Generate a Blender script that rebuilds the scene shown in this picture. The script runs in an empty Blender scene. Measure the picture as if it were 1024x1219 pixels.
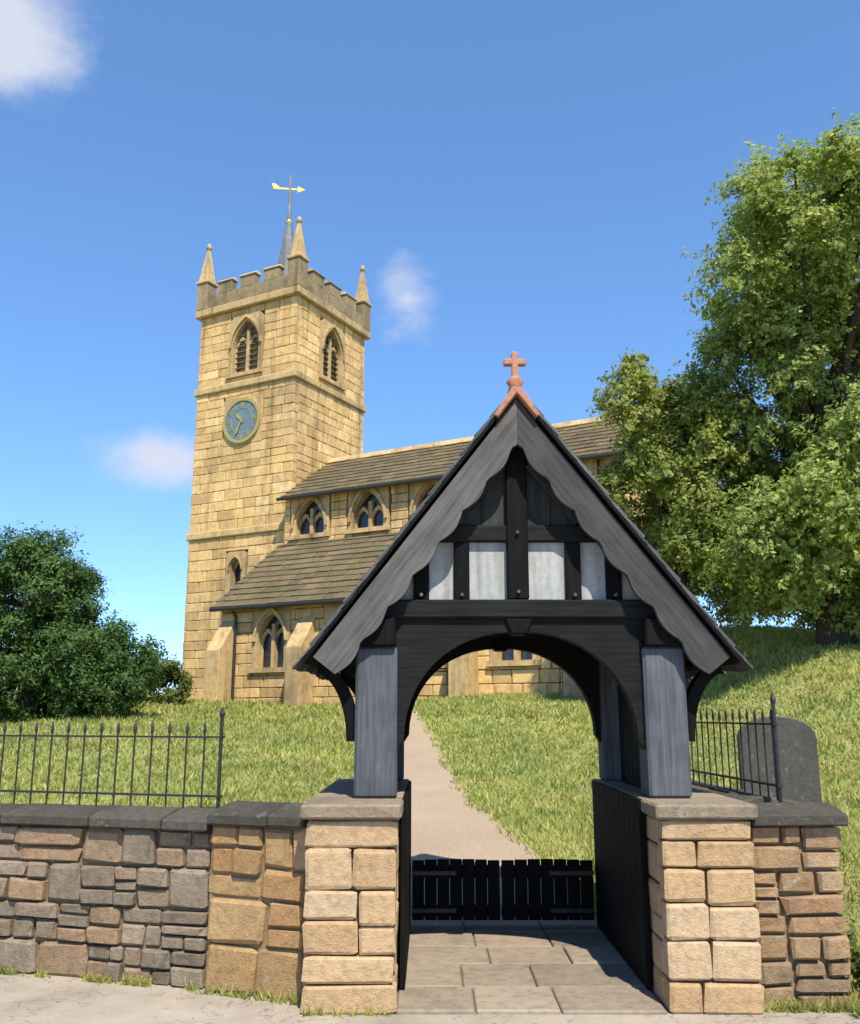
import bpy, math, random
import numpy as np
from mathutils import Vector, Matrix
random.seed(7); RNG = np.random.default_rng(11)
S = bpy.context.scene; COL = S.collection
R = math.radians

# ------------------------------------------------------------------ camera
F_PX = 1100.0; TILT = 12.4; EYE = 1.6
cam = bpy.data.objects.new('camera', bpy.data.cameras.new('camera')); COL.objects.link(cam); S.camera = cam
cam.data.sensor_fit = 'HORIZONTAL'; cam.data.sensor_width = 36; cam.data.lens = 36*F_PX/1024
cam.data.clip_start = .05; cam.data.clip_end = 4000
cam.location = (0, 0, EYE); cam.rotation_euler = (R(90+TILT), 0, 0)

# ------------------------------------------------------------------ sky, sun, exposure
SUN_EL = R(55); SUN_AZ = R(165); SKY = .15; EXPO = 1.05; GAM = .75; SAT = 1.10; VAL = 1.28
w = bpy.data.worlds.new('World'); S.world = w; w.use_nodes = True
sun = bpy.data.objects.new('sun', bpy.data.lights.new('sun', 'SUN')); COL.objects.link(sun)
sun.data.energy = 3.5; sun.data.angle = R(.53); sun.data.color = (1, .93, .80)
sd = Vector((math.sin(SUN_AZ)*math.cos(SUN_EL), math.cos(SUN_AZ)*math.cos(SUN_EL), math.sin(SUN_EL)))
sun.rotation_euler = sd.to_track_quat('Z', 'Y').to_euler()
vs = S.view_settings; vs.view_transform = 'Standard'; vs.look = 'None'; vs.exposure = EXPO; vs.gamma = 1; vs.use_curve_mapping = False

def pix_dir(u, v):
    a = R(TILT); x = (u-512)/F_PX; y = (609.5-v)/F_PX
    return Vector((x, math.cos(a)-y*math.sin(a), math.sin(a)+y*math.cos(a)))
def at(u, v, Y):
    d = pix_dir(u, v); k = Y/d.y
    return Vector((d.x*k, Y, EYE+d.z*k))

def build_world():
    nt = w.node_tree; N = nt.nodes; L = nt.links
    sk = N.new('ShaderNodeTexSky'); sk.sky_type = 'NISHITA'; sk.sun_disc = False
    sk.sun_elevation = SUN_EL; sk.sun_rotation = SUN_AZ
    sk.air_density = 1.0; sk.dust_density = 0; sk.ozone_density = 10.0; sk.altitude = 3000
    bg = N['Background']; bg.inputs[1].default_value = SKY
    tc = N.new('ShaderNodeTexCoord')
    noi = N.new('ShaderNodeTexNoise'); noi.inputs['Scale'].default_value = 9; noi.inputs['Detail'].default_value = 8; noi.inputs['Roughness'].default_value = .62
    mp = N.new('ShaderNodeMapping'); mp.inputs['Scale'].default_value = (1, 1, 1.7)
    L.new(tc.outputs['Generated'], mp.inputs[0]); L.new(mp.outputs[0], noi.inputs['Vector'])
    clouds = [(-5, 25, .120, 1.0, 1.0), (486, 354, .072, .8, .66), (186, 546, .10, 1.7, 1.05)]
    dirs = [(pix_dir(u, v).normalized(), r, fl, amt) for u, v, r, fl, amt in clouds]
    for az, el, r in ((60, 24, .16), (105, 18, .2), (150, 30, .14), (205, 22, .2), (250, 28, .16), (300, 20, .2), (322, 33, .13)):
        dirs.append((Vector((math.sin(R(az))*math.cos(R(el)), math.cos(R(az))*math.cos(R(el)), math.sin(R(el)))), r, 1.5, .8))
    tot = None
    for d, r, fl, amt in dirs:
        sub = N.new('ShaderNodeVectorMath'); sub.operation = 'SUBTRACT'; sub.inputs[1].default_value = d; L.new(tc.outputs['Generated'], sub.inputs[0])
        mul = N.new('ShaderNodeVectorMath'); mul.operation = 'MULTIPLY'; mul.inputs[1].default_value = (1/r, 1/r, fl/r); L.new(sub.outputs[0], mul.inputs[0])
        ln = N.new('ShaderNodeVectorMath'); ln.operation = 'LENGTH'; L.new(mul.outputs[0], ln.inputs[0])
        m = N.new('ShaderNodeMapRange'); m.inputs['From Min'].default_value = 1; m.inputs['From Max'].default_value = 0; m.inputs['To Max'].default_value = amt
        L.new(ln.outputs['Value'], m.inputs['Value'])
        if tot is None: tot = m.outputs[0]
        else:
            a = N.new('ShaderNodeMath'); a.operation = 'MAXIMUM'; L.new(tot, a.inputs[0]); L.new(m.outputs[0], a.inputs[1]); tot = a.outputs[0]
    ad = N.new('ShaderNodeMath'); ad.operation = 'ADD'; L.new(noi.outputs['Fac'], ad.inputs[0]); L.new(tot, ad.inputs[1])
    mr = N.new('ShaderNodeMapRange'); mr.interpolation_type = 'SMOOTHSTEP'
    mr.inputs['From Min'].default_value = .78; mr.inputs['From Max'].default_value = 1.35; mr.inputs['To Max'].default_value = .92
    L.new(ad.outputs[0], mr.inputs['Value'])
    mx = N.new('ShaderNodeMix'); mx.data_type = 'RGBA'; L.new(mr.outputs[0], mx.inputs['Factor'])
    gm = N.new('ShaderNodeGamma'); gm.inputs[1].default_value = GAM; L.new(sk.outputs[0], gm.inputs[0])
    hs = N.new('ShaderNodeHueSaturation'); hs.inputs['Saturation'].default_value = SAT; hs.inputs['Value'].default_value = VAL; L.new(gm.outputs[0], hs.inputs['Color']); L.new(hs.outputs[0], mx.inputs['A'])
    k = 1/(SKY*2**EXPO); mx.inputs['B'].default_value = (.74*k, .78*k, .90*k, 1)
    L.new(mx.outputs['Result'], bg.inputs[0])
build_world()

# ------------------------------------------------------------------ helpers
class MB:
    def __init__(s): s.v = []; s.f = []
    def add(s, v, f):
        n = len(s.v); s.v += [tuple(p) for p in v]; s.f += [tuple(i+n for i in q) for q in f]; return s
    def box(s, lo, hi, M=None):
        v = [Vector((x, y, z)) for x in (lo[0], hi[0]) for y in (lo[1], hi[1]) for z in (lo[2], hi[2])]
        if M is not None: v = [M @ p for p in v]
        return s.add(v, [(0,1,3,2),(4,6,7,5),(0,4,5,1),(2,3,7,6),(0,2,6,4),(1,5,7,3)])
    def bar(s, a, b, wd, dp, up=(0,1,0)):
        """square bar from a to b, wd across, dp along 'up'"""
        a = Vector(a); b = Vector(b); t = (b-a).normalized(); u = Vector(up); u = (u-t*u.dot(t)).normalized(); c = t.cross(u)
        v = []
        for p in (a, b):
            for i, j in ((-1,-1),(1,-1),(1,1),(-1,1)): v.append(p+c*(wd/2*i)+u*(dp/2*j))
        return s.add(v, [(0,3,2,1),(4,5,6,7),(0,1,5,4),(1,2,6,5),(2,3,7,6),(3,0,4,7)])
    def tube(s, pts, rad, n=8, cap=True):
        pts = [Vector(p) for p in pts]; base = len(s.v); ref = Vector((.31, .77, .55))
        for i, p in enumerate(pts):
            t = (pts[min(i+1, len(pts)-1)]-pts[max(i-1, 0)]).normalized()
            a = t.cross(ref).normalized(); b = t.cross(a); r = rad[i] if hasattr(rad, '__len__') else rad
            for k in range(n):
                q = 2*math.pi*k/n; s.v.append(tuple(p+a*(r*math.cos(q))+b*(r*math.sin(q))))
        for i in range(len(pts)-1):
            for k in range(n):
                k2 = (k+1) % n; s.f.append((base+i*n+k, base+i*n+k2, base+(i+1)*n+k2, base+(i+1)*n+k))
        if cap:
            s.f.append(tuple(base+k for k in range(n))[::-1]); s.f.append(tuple(base+(len(pts)-1)*n+k for k in range(n)))
        return s
    def prism(s, poly, y0, y1):
        """polygon in x,z extruded along y"""
        n = len(poly); v = [(x, y0, z) for x, z in poly]+[(x, y1, z) for x, z in poly]
        return s.add(v, [tuple(range(n)), tuple(range(2*n-1, n-1, -1))]+[(i, i+n, (i+1) % n+n, (i+1) % n) for i in range(n)])
    def ring(s, inner, outer, y0, y1, closed=False):
        """band between two x,z point lists, extruded along y"""
        n = len(inner); v = [(x, y, z) for y in (y0, y1) for pts in (inner, outer) for x, z in pts]; f = []
        m = n if closed else n-1
        for i in range(m):
            j = (i+1) % n
            f += [(i, j, n+j, n+i), (2*n+i, 3*n+i, 3*n+j, 2*n+j), (i, 2*n+i, 2*n+j, j), (n+i, n+j, 3*n+j, 3*n+i)]
        if not closed: f += [(0, n, 3*n, 2*n), (n-1, 3*n-1, 4*n-1, 2*n-1)]
        return s.add(v, f)
    def build(s, name, mat, parent=None, smooth=False, bevel=0, M=None):
        me = bpy.data.meshes.new(name); me.from_pydata(s.v, [], s.f)
        if M is not None: me.transform(M)
        import bmesh
        bm = bmesh.new(); bm.from_mesh(me)
        bmesh.ops.recalc_face_normals(bm, faces=bm.faces)
        if bevel: bmesh.ops.bevel(bm, geom=list(bm.edges), offset=bevel, segments=1, affect='EDGES', profile=.5, clamp_overlap=True)
        bm.to_mesh(me); bm.free()
        if smooth: me.polygons.foreach_set('use_smooth', [True]*len(me.polygons))
        me.materials.append(mat); return link(name, me, parent)

def link(name, me, parent=None):
    o = bpy.data.objects.new(name, me); COL.objects.link(o)
    if parent is not None: o.parent = parent
    return o
def empty(name, loc, rz=0, label=None, cat=None, group=None):
    o = link(name, None); o.location = loc; o.rotation_euler[2] = rz; o.empty_display_size = .2
    if label: tag(o, label, cat, group)
    return o
def tag(o, label, cat, group=None):
    o['label'] = label; o['category'] = cat
    if group: o['group'] = group
    return o

# ------------------------------------------------------------------ materials
class NT:
    def __init__(s, name, rough=.9):
        s.m = bpy.data.materials.new(name); s.m.use_nodes = True; s.N = s.m.node_tree.nodes; s.L = s.m.node_tree.links
        s.p = s.N['Principled BSDF']; s.p.inputs['Roughness'].default_value = rough; s.p.inputs['Specular IOR Level'].default_value = .25
        s.pos = s.N.new('ShaderNodeNewGeometry')
    def noise(s, scale, detail=5, rough=.6, vec=None, stretch=None):
        n = s.N.new('ShaderNodeTexNoise'); n.inputs['Scale'].default_value = scale; n.inputs['Detail'].default_value = detail; n.inputs['Roughness'].default_value = rough
        src = vec or s.pos.outputs['Position']
        if stretch:
            mp = s.N.new('ShaderNodeMapping'); mp.inputs['Scale'].default_value = stretch; s.L.new(src, mp.inputs[0]); src = mp.outputs[0]
        s.L.new(src, n.inputs['Vector']); return n.outputs['Fac']
    def ramp(s, fac, stops, interp='LINEAR'):
        r = s.N.new('ShaderNodeValToRGB'); r.color_ramp.interpolation = interp; e = r.color_ramp.elements
        while len(e) < len(stops): e.new(.5)
        while len(e) > len(stops): e.remove(e[-1])
        for k, (p, c) in zip(e, stops): k.position = p; k.color = (*c, 1) if len(c) == 3 else c
        s.L.new(fac, r.inputs[0]); return r.outputs[0]
    def mix(s, fac, a, b, mode='MIX'):
        n = s.N.new('ShaderNodeMix'); n.data_type = 'RGBA'; n.blend_type = mode
        for k, x in (('Factor', fac), ('A', a), ('B', b)):
            if hasattr(x, 'links'): s.L.new(x, n.inputs[k])
            else: n.inputs[k].default_value = x if k == 'Factor' else (*x, 1)
        return n.outputs['Result']
    def math(s, op, a, b=0):
        n = s.N.new('ShaderNodeMath'); n.operation = op
        for i, x in enumerate((a, b)):
            if hasattr(x, 'links'): s.L.new(x, n.inputs[i])
            else: n.inputs[i].default_value = x
        return n.outputs[0]
    def rnd(s):
        o = s.N.new('ShaderNodeObjectInfo')
        return s.math('FRACT', s.math('ADD', o.outputs['Random'], s.pos.outputs['Random Per Island']))
    def color(s, c):
        if hasattr(c, 'links'): s.L.new(c, s.p.inputs['Base Color'])
        else: s.p.inputs['Base Color'].default_value = (*c, 1)
        return s
    def bump(s, h, strength=.5, dist=.02):
        b = s.N.new('ShaderNodeBump'); b.inputs['Strength'].default_value = strength; b.inputs['Distance'].default_value = dist
        s.L.new(h, b.inputs['Height']); s.L.new(b.outputs[0], s.p.inputs['Normal']); return s

def stone_mat(name, tints, big=.35, fine=14, dirt=(.12, .105, .085), dirt_amt=.5, lichen=None, bump=.6, bdist=.02, streak=0):
    t = NT(name)
    n = len(tints); c = t.ramp(t.rnd(), [((i+.5)/n, k) for i, k in enumerate(tints)])
    v = t.noise(fine, 8, .68); c = t.mix(.75, c, t.ramp(v, [(.28, (.55, .53, .5)), (.5, (1, 1, 1)), (.75, (1.28, 1.25, 1.2))]), 'MULTIPLY')
    d = t.ramp(t.noise(big, 7, .65), [(.5, (0, 0, 0)), (.72, (dirt_amt,)*3)]); c = t.mix(d, c, dirt)
    if lichen:
        l = t.ramp(t.noise(fine*.55, 4, .7), [(.60, (0, 0, 0)), (.68, (lichen[1],)*3)]); c = t.mix(l, c, lichen[0])
    if streak:
        k_ = t.ramp(t.noise(1.0, 6, .6, stretch=(2.6, 2.6, .16)), [(.50, (1, 1, 1)), (.70, (1-streak,)*3)]); c = t.mix(1, c, k_, 'MULTIPLY')
    t.color(c); t.bump(t.math('ADD', t.noise(fine*1.6, 8, .7), t.math('MULTIPLY', t.noise(fine*6, 4, .6), .4)), bump, bdist); return t.m

M = {}
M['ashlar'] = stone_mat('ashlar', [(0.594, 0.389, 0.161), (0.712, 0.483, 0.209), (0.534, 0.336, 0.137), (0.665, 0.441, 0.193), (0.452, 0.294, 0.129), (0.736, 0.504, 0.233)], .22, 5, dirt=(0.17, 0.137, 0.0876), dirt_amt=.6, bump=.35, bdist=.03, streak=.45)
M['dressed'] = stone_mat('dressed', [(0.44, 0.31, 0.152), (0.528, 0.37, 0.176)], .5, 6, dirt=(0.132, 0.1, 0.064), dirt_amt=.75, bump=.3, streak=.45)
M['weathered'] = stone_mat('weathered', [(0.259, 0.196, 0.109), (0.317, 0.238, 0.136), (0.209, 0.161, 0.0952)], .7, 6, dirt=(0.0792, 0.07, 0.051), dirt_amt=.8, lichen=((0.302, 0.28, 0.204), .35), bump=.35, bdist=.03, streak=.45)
M['mortar'] = stone_mat('mortar', [(0.24, 0.173, 0.096)], 2, 40, bump=.5, bdist=.01)
M['mortar_light'] = stone_mat('mortar_light', [(.34,.26,.155)], 2, 30, bump=.4, bdist=.01)
M['rubble_grey'] = stone_mat('rubble_grey', [(0.218, 0.171, 0.118), (0.28, 0.22, 0.154), (0.166, 0.13, 0.0918), (0.315, 0.244, 0.168), (0.244, 0.187, 0.136), (0.306, 0.204, 0.118)], 1.1, 18, dirt=(0.0655, 0.057, 0.0441), dirt_amt=.75, lichen=((0.315, 0.293, 0.228), .55), bump=.8)
M['rubble_tan'] = stone_mat('rubble_tan', [(0.336, 0.194, 0.078), (0.4, 0.266, 0.126), (0.288, 0.173, 0.072), (0.448, 0.302, 0.15), (0.368, 0.216, 0.096)], 1.3, 18, dirt=(0.12, 0.0864, 0.054), dirt_amt=.5, lichen=((0.4, 0.338, 0.228), .4), bump=.8)
M['rubble_brown'] = stone_mat('rubble_brown', [(0.287, 0.182, 0.0945), (0.368, 0.242, 0.131), (0.23, 0.16, 0.0945), (0.414, 0.286, 0.168), (0.322, 0.198, 0.105)], 1.3, 18, dirt=(0.115, 0.0935, 0.0683), dirt_amt=.6, lichen=((0.368, 0.341, 0.263), .45), bump=.8)
M['pier'] = stone_mat('pier', [(0.46, 0.309, 0.162), (0.534, 0.375, 0.216), (0.405, 0.259, 0.131), (0.50, 0.36, 0.22)], 1.5, 20, dirt=(0.184, 0.133, 0.0924), dirt_amt=.45, lichen=((0.506, 0.433, 0.339), .35), bump=.7)
M['coping'] = stone_mat('coping', [(0.0867, 0.0764, 0.0608), (0.112, 0.0986, 0.0772), (0.0663, 0.0592, 0.0467)], 1.5, 20, dirt=(0.0357, 0.0345, 0.0258), dirt_amt=.8, lichen=((0.184, 0.183, 0.14), .6), bump=.7)
M['cap'] = stone_mat('cap', [(0.264, 0.208, 0.144), (0.32, 0.254, 0.18)], 1.5, 20, dirt=(0.096, 0.0847, 0.0648), dirt_amt=.7, lichen=((0.36, 0.347, 0.274), .5), bump=.7)
M['flag'] = stone_mat('flag', [(0.257, 0.21, 0.154), (0.312, 0.255, 0.189), (0.218, 0.18, 0.133), (0.289, 0.225, 0.161)], 1.8, 16, dirt=(0.109, 0.09, 0.07), dirt_amt=.55, bump=.4)
M['stone_slate'] = stone_mat('stone_slate', [(0.125, 0.0946, 0.0514), (0.158, 0.121, 0.0665), (0.1, 0.0757, 0.0454), (0.184, 0.136, 0.0726), (0.134, 0.106, 0.0544)], .5, 8, dirt=(0.0836, 0.0832, 0.0302), dirt_amt=.6, lichen=((0.251, 0.212, 0.121), .4), bump=.6, bdist=.03)
M['slate'] = stone_mat('slate', [(.075,.08,.085), (.10,.10,.105), (.06,.06,.065), (.12,.115,.11)], 2, 25, dirt=(.06,.065,.045), dirt_amt=.6, lichen=((.22,.23,.18), .5), bump=.4)
M['terracotta'] = stone_mat('terracotta', [(.36,.16,.10), (.42,.20,.13)], 3, 30, dirt=(.15,.10,.08), dirt_amt=.6, bump=.4)
M['headstone'] = stone_mat('headstone', [(0.0683, 0.0654, 0.0577), (0.0892, 0.0829, 0.0722)], 2.5, 22, dirt=(0.042, 0.0403, 0.0289), dirt_amt=.7, lichen=((0.178, 0.171, 0.13), .6), bump=.5)

def wood_mat(name, a, b, rough=.75, axis='Z', ang=None):
    t = NT(name, rough); t.p.inputs['Specular IOR Level'].default_value = .12; st = {'Z': (28, 28, 1.6), 'X': (1.6, 28, 28)}[axis]
    src = None
    if ang is not None:
        mp = t.N.new('ShaderNodeMapping'); mp.inputs['Rotation'].default_value = (0, ang, 0); t.L.new(t.pos.outputs['Position'], mp.inputs[0]); src = mp.outputs[0]
    g = t.noise(1.6, 7, .65, vec=src, stretch=st); c = t.ramp(g, [(.3, a), (.7, b)])
    c = t.mix(.6, c, t.ramp(t.rnd(), [(0, (.75,.75,.75)), (1, (1.25,1.22,1.18))]), 'MULTIPLY')
    c = t.mix(.6, c, t.ramp(t.noise(3.5, 5), [(.35, (.65,.65,.65)), (.65, (1.15,1.15,1.15))]), 'MULTIPLY')
    t.color(c); t.bump(g, .5, .006); return t.m
M['oak_black'] = wood_mat('oak_black', (0.00252, 0.00277, 0.00277), (0.00756, 0.0078, 0.00756))
M['oak_beam'] = wood_mat('oak_beam', (0.006, 0.0065, 0.0065), (0.019, 0.0195, 0.019), axis='X')
M['oak_mid'] = wood_mat('oak_mid', (.022,.024,.022), (.05,.052,.049))
M['oak_grey'] = wood_mat('oak_grey', (0.0516, 0.0585, 0.0683), (0.122, 0.131, 0.145))
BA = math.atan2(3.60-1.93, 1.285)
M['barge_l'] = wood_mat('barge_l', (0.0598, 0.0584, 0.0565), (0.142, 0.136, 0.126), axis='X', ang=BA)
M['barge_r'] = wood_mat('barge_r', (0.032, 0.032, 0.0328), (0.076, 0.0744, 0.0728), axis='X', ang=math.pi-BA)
t = NT('plaster', .9); c = t.ramp(t.noise(22, 8, .7), [(.3, (.30,.31,.295)), (.7, (.42,.425,.40))]); c = t.mix(1, c, t.ramp(t.noise(1, 6, .6, stretch=(14, 14, 1.2)), [(.45, (1, 1, 1)), (.75, (.55, .54, .5))]), 'MULTIPLY'); t.color(c); t.bump(t.noise(60, 4), .3, .004); M['plaster'] = t.m
t = NT('iron', .5); t.color(t.ramp(t.noise(30, 6), [(.4, (.012,.012,.013)), (.72, (.03,.026,.022))])); t.p.inputs['Specular IOR Level'].default_value = .5; t.bump(t.noise(90, 4), .3, .002); M['iron'] = t.m
t = NT('lead', .6); t.color(t.ramp(t.noise(3, 6), [(.3, (.10,.105,.11)), (.7, (.19,.195,.20))])); M['lead'] = t.m
t = NT('louvre', .85); t.color(t.ramp(t.noise(4, 6), [(.3, (.06,.052,.04)), (.7, (.13,.11,.08))])); M['louvre'] = t.m
t = NT('window_glass', .12); t.color(t.ramp(t.noise(5, 3), [(.3, (.012,.014,.016)), (.7, (.035,.04,.045))])); t.p.inputs['Specular IOR Level'].default_value = .5
t.bump(t.noise(6, 3), .15, .02); M['glass'] = t.m
t = NT('dial_paint', .5); t.color(t.ramp(t.noise(3, 5), [(.3, (.10,.16,.20)), (.7, (.15,.22,.26))])); M['dial'] = t.m
t = NT('gilding', .35); t.color((.62,.44,.14)); t.p.inputs['Metallic'].default_value = .6; M['gilt'] = t.m
t = NT('bark', .95); g = t.noise(3, 7, .7, stretch=(9, 9, 1.5)); t.color(t.ramp(g, [(.3, (.035,.028,.02)), (.7, (.12,.10,.075))])); t.bump(g, .8, .04); M['bark'] = t.m

def leaf_mat(name, tints, trans=.35, straw=False):
    t = NT(name, .6); n = len(tints)
    c = t.ramp(t.pos.outputs['Random Per Island'], [((i+.5)/n, k) for i, k in enumerate(tints)])
    c = t.mix(.7, c, t.ramp(t.noise(.55, 4), [(.3, (.66,.76,.70)), (.7, (1.28,1.16,1.0))]), 'MULTIPLY')
    if straw:
        c = t.mix(t.ramp(t.noise(1.1, 6, .65), [(.50, (0, 0, 0)), (.72, (.75,)*3)]), c, (.34,.28,.12)); c = t.mix(t.ramp(t.noise(2.3, 5, .6), [(.52, (0, 0, 0)), (.66, (.6,)*3)]), c, (.10,.155,.035))
    t.color(c); tr = t.N.new('ShaderNodeBsdfTranslucent'); t.L.new(t.mix(1, c, (1.5,1.6,.7), 'MULTIPLY'), tr.inputs[0])
    ms = t.N.new('ShaderNodeMixShader'); ms.inputs[0].default_value = trans
    t.L.new(t.p.outputs[0], ms.inputs[1]); t.L.new(tr.outputs[0], ms.inputs[2]); t.L.new(ms.outputs[0], t.N['Material Output'].inputs[0]); return t.m
M['leaf_tree'] = leaf_mat('leaf_tree', [(0.16, 0.236, 0.0607), (0.247, 0.319, 0.0773), (0.333, 0.365, 0.0994), (0.198, 0.273, 0.0828), (0.37, 0.365, 0.124)])
M['leaf_small'] = leaf_mat('leaf_small', [(0.174, 0.222, 0.0495), (0.251, 0.29, 0.0673), (0.31, 0.319, 0.0891), (0.203, 0.241, 0.0634)])
M['leaf_yew'] = leaf_mat('leaf_yew', [(0.042, 0.0874, 0.0175), (0.0608, 0.121, 0.0246), (0.0818, 0.146, 0.0316), (0.0468, 0.0936, 0.0246)], .15)
M['leaf_weed'] = leaf_mat('leaf_weed', [(.07,.11,.025), (.10,.14,.03), (.13,.15,.05)])
M['blade'] = leaf_mat('blade', straw=True, tints= [(0.26, 0.305, 0.081), (0.336, 0.358, 0.105), (0.382, 0.382, 0.138), (0.29, 0.336, 0.0892), (0.488, 0.443, 0.211)], trans=.35)

t = NT('turf'); c = t.ramp(t.noise(.55, 6, .6), [(.3, (0.248, 0.276, 0.0864)), (.5, (0.317, 0.324, 0.108)), (.72, (0.414, 0.373, 0.166))])
c = t.mix(.7, c, t.ramp(t.noise(14, 8, .7), [(.3, (.62,.66,.55)), (.65, (1.2,1.18,1.1))]), 'MULTIPLY'); t.color(c); t.bump(t.noise(30, 6, .7), .9, .05); M['turf'] = t.m
t = NT('path_gravel', .95); c = t.ramp(t.noise(55, 7, .7), [(.3, (0.276, 0.204, 0.137)), (.52, (0.405, 0.306, 0.213)), (.7, (0.515, 0.408, 0.296))])
c = t.mix(.5, c, t.ramp(t.noise(.8, 5), [(.3, (.75,.74,.7)), (.7, (1.12,1.1,1.08))]), 'MULTIPLY'); t.color(c); t.bump(t.noise(70, 6, .7), .8, .02); M['path'] = t.m
t = NT('pavement_tarmac', .92); c = t.ramp(t.noise(160, 4, .7), [(.32, (0.238, 0.202, 0.16)), (.5, (0.387, 0.332, 0.265)), (.68, (0.528, 0.462, 0.374))])
c = t.mix(.8, c, t.ramp(t.noise(1.6, 8, .65), [(.3, (.66,.64,.62)), (.5, (.95,.94,.93)), (.7, (1.18,1.16,1.14))]), 'MULTIPLY'); vo = t.N.new('ShaderNodeTexVoronoi'); vo.feature = 'DISTANCE_TO_EDGE'; vo.inputs['Scale'].default_value = 1.1
wv = t.N.new('ShaderNodeVectorMath'); wv.operation = 'ADD'; nv = t.N.new('ShaderNodeTexNoise'); nv.inputs['Scale'].default_value = 6; nv.inputs['Detail'].default_value = 6
t.L.new(t.pos.outputs['Position'], nv.inputs['Vector']); t.L.new(nv.outputs['Color'], wv.inputs[0]); t.L.new(t.pos.outputs['Position'], wv.inputs[1]); t.L.new(wv.outputs[0], vo.inputs['Vector'])
c = t.mix(1, c, t.ramp(vo.outputs['Distance'], [(.002, (.45,.43,.4)), (.010, (1, 1, 1))]), 'MULTIPLY')
c = t.mix(1, c, t.ramp(t.noise(9, 5, .6), [(.62, (1, 1, 1)), (.70, (.72,.70,.68))]), 'MULTIPLY')
t.color(c); t.bump(t.noise(200, 4, .7), .8, .006); M['pavement'] = t.m

# ------------------------------------------------------------------ ground
def sstep(a, b, x):
    q = np.clip((x-a)/(b-a), 0, 1); return q*q*(3-2*q)
def hgt(x, y):
    x = np.asarray(x, float); y = np.asarray(y, float)
    s = .089; k = .35
    z = s*k*np.logaddexp(0, (y-8.2)/k)
    z = z - (s-.012)*2.5*np.logaddexp(0, (y-36)/2.5)
    z = z + .55*sstep(-2.5, 3, x)*sstep(13, 26, y)*(1-sstep(30, 60, y))
    z = z + .5*sstep(2.35, 3.3, x)*sstep(5.45, 7.0, y)*(1-sstep(12, 20, y))
    z = z + 1.7*sstep(4.2, 8.5, x)*sstep(11, 19, y)*(1-sstep(26, 60, y))
    far = sstep(9, 16, y)
    return z + far*(.06*np.sin(x*.7+y*.31)+.05*np.sin(x*.23-y*.47)) - 1.4*(1-sstep(-400, 0, y))*0
def grid_sheet(name, xs, ys, mat, dz=0.0):
    X, Y = np.meshgrid(xs, ys); Z = hgt(X, Y)+dz
    v = np.stack([X.ravel(), Y.ravel(), Z.ravel()], 1); nx = len(xs); ny = len(ys)
    f = [(j*nx+i, j*nx+i+1, (j+1)*nx+i+1, (j+1)*nx+i) for j in range(ny-1) for i in range(nx-1)]
    me = bpy.data.meshes.new(name); me.from_pydata(v.tolist(), [], f); me.materials.append(mat)
    me.polygons.foreach_set('use_smooth', [True]*len(f)); o = link(name, me); o['kind'] = 'structure'; return o
xs = np.concatenate([[-1500, -600, -250, -120, -70, -45], np.arange(-32, 32.1, .5), [45, 70, 120, 250, 600, 1500]])
ys = np.concatenate([[-400, -100, -40, -15, -5], np.arange(0, 45.1, .4), [50, 60, 80, 120, 200, 400, 800, 2000]])
grid_sheet('ground', xs, ys, M['turf'])
# pavement in front of the walls
mb = MB(); pxs = [-40, -20, -9, -5.4, -1.4, -.8, 1.2, 1.95, 2.35, 2.9, 4, 8, 20, 40]
edge = {-40: 14, -20: 11.2, -9: 8.2, -5.4: 7.25, -1.4: 6.1, -.8: 5.85, 1.2: 5.85, 1.95: 5.8, 2.35: 5.55, 2.9: 5.44, 4: 5.42, 8: 5.4, 20: 5.4, 40: 5.5}
v = []; 
for x in pxs: v += [(x, -60, .006), (x, edge[x], .006)]
mb.add(v, [(2*i, 2*i+2, 2*i+3, 2*i+1) for i in range(len(pxs)-1)]); o = mb.build('pavement', M['pavement']); o['kind'] = 'structure'
# churchyard path
PATH = [(.56, 7.4), (.53, 8.0), (.42, 9.5), (-.18, 13), (-.72, 20), (-1.4, 27), (-1.9, 29.6)]
def path_x(y):
    ys_ = [p[1] for p in PATH]; return np.interp(y, ys_, [p[0] for p in PATH])
mb = MB(); v = []; yy = np.arange(7.75, 29.7, .25)
for y in yy:
    c = path_x(y); hw = .80+.03*math.sin(y*3.1)+.02*math.sin(y*7.7)
    for q in (-1, -.5, 0, .5, 1): x = c+q*hw; v.append((x, y, float(hgt(x, y))+.014-(.0 if abs(q) < 1 else .006)))
mb.add(v, [(5*j+i, 5*j+i+1, 5*j+i+6, 5*j+i+5) for j in range(len(yy)-1) for i in range(4)]); o = mb.build('path', M['path'], smooth=True); o['kind'] = 'structure'

def cards(name, cen, nor, up, size, asp, mat, parent=None):
    """many diamond leaf faces in one mesh"""
    n = len(cen); a = np.cross(nor, up); a /= np.linalg.norm(a, axis=1)[:, None]+1e-9; b = np.cross(a, nor); b /= np.linalg.norm(b, axis=1)[:, None]+1e-9
    s = size[:, None]; V = np.empty((n, 4, 3)); V[:, 0] = cen-b*s*.5; V[:, 1] = cen+a*s*asp*.5+nor*s*.06; V[:, 2] = cen+b*s*.5; V[:, 3] = cen-a*s*asp*.5+nor*s*.06
    me = bpy.data.meshes.new(name); me.vertices.add(4*n); me.vertices.foreach_set('co', V.ravel())
    me.loops.add(4*n); me.loops.foreach_set('vertex_index', np.arange(4*n, dtype=np.int32))
    me.polygons.add(n); me.polygons.foreach_set('loop_start', np.arange(0, 4*n, 4, dtype=np.int32)); me.polygons.foreach_set('loop_total', np.full(n, 4, dtype=np.int32))
    me.update(calc_edges=True); me.materials.append(mat); return link(name, me, parent)

def unit(n):
    d = RNG.normal(size=(n, 3)); return d/np.linalg.norm(d, axis=1)[:, None]

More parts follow.
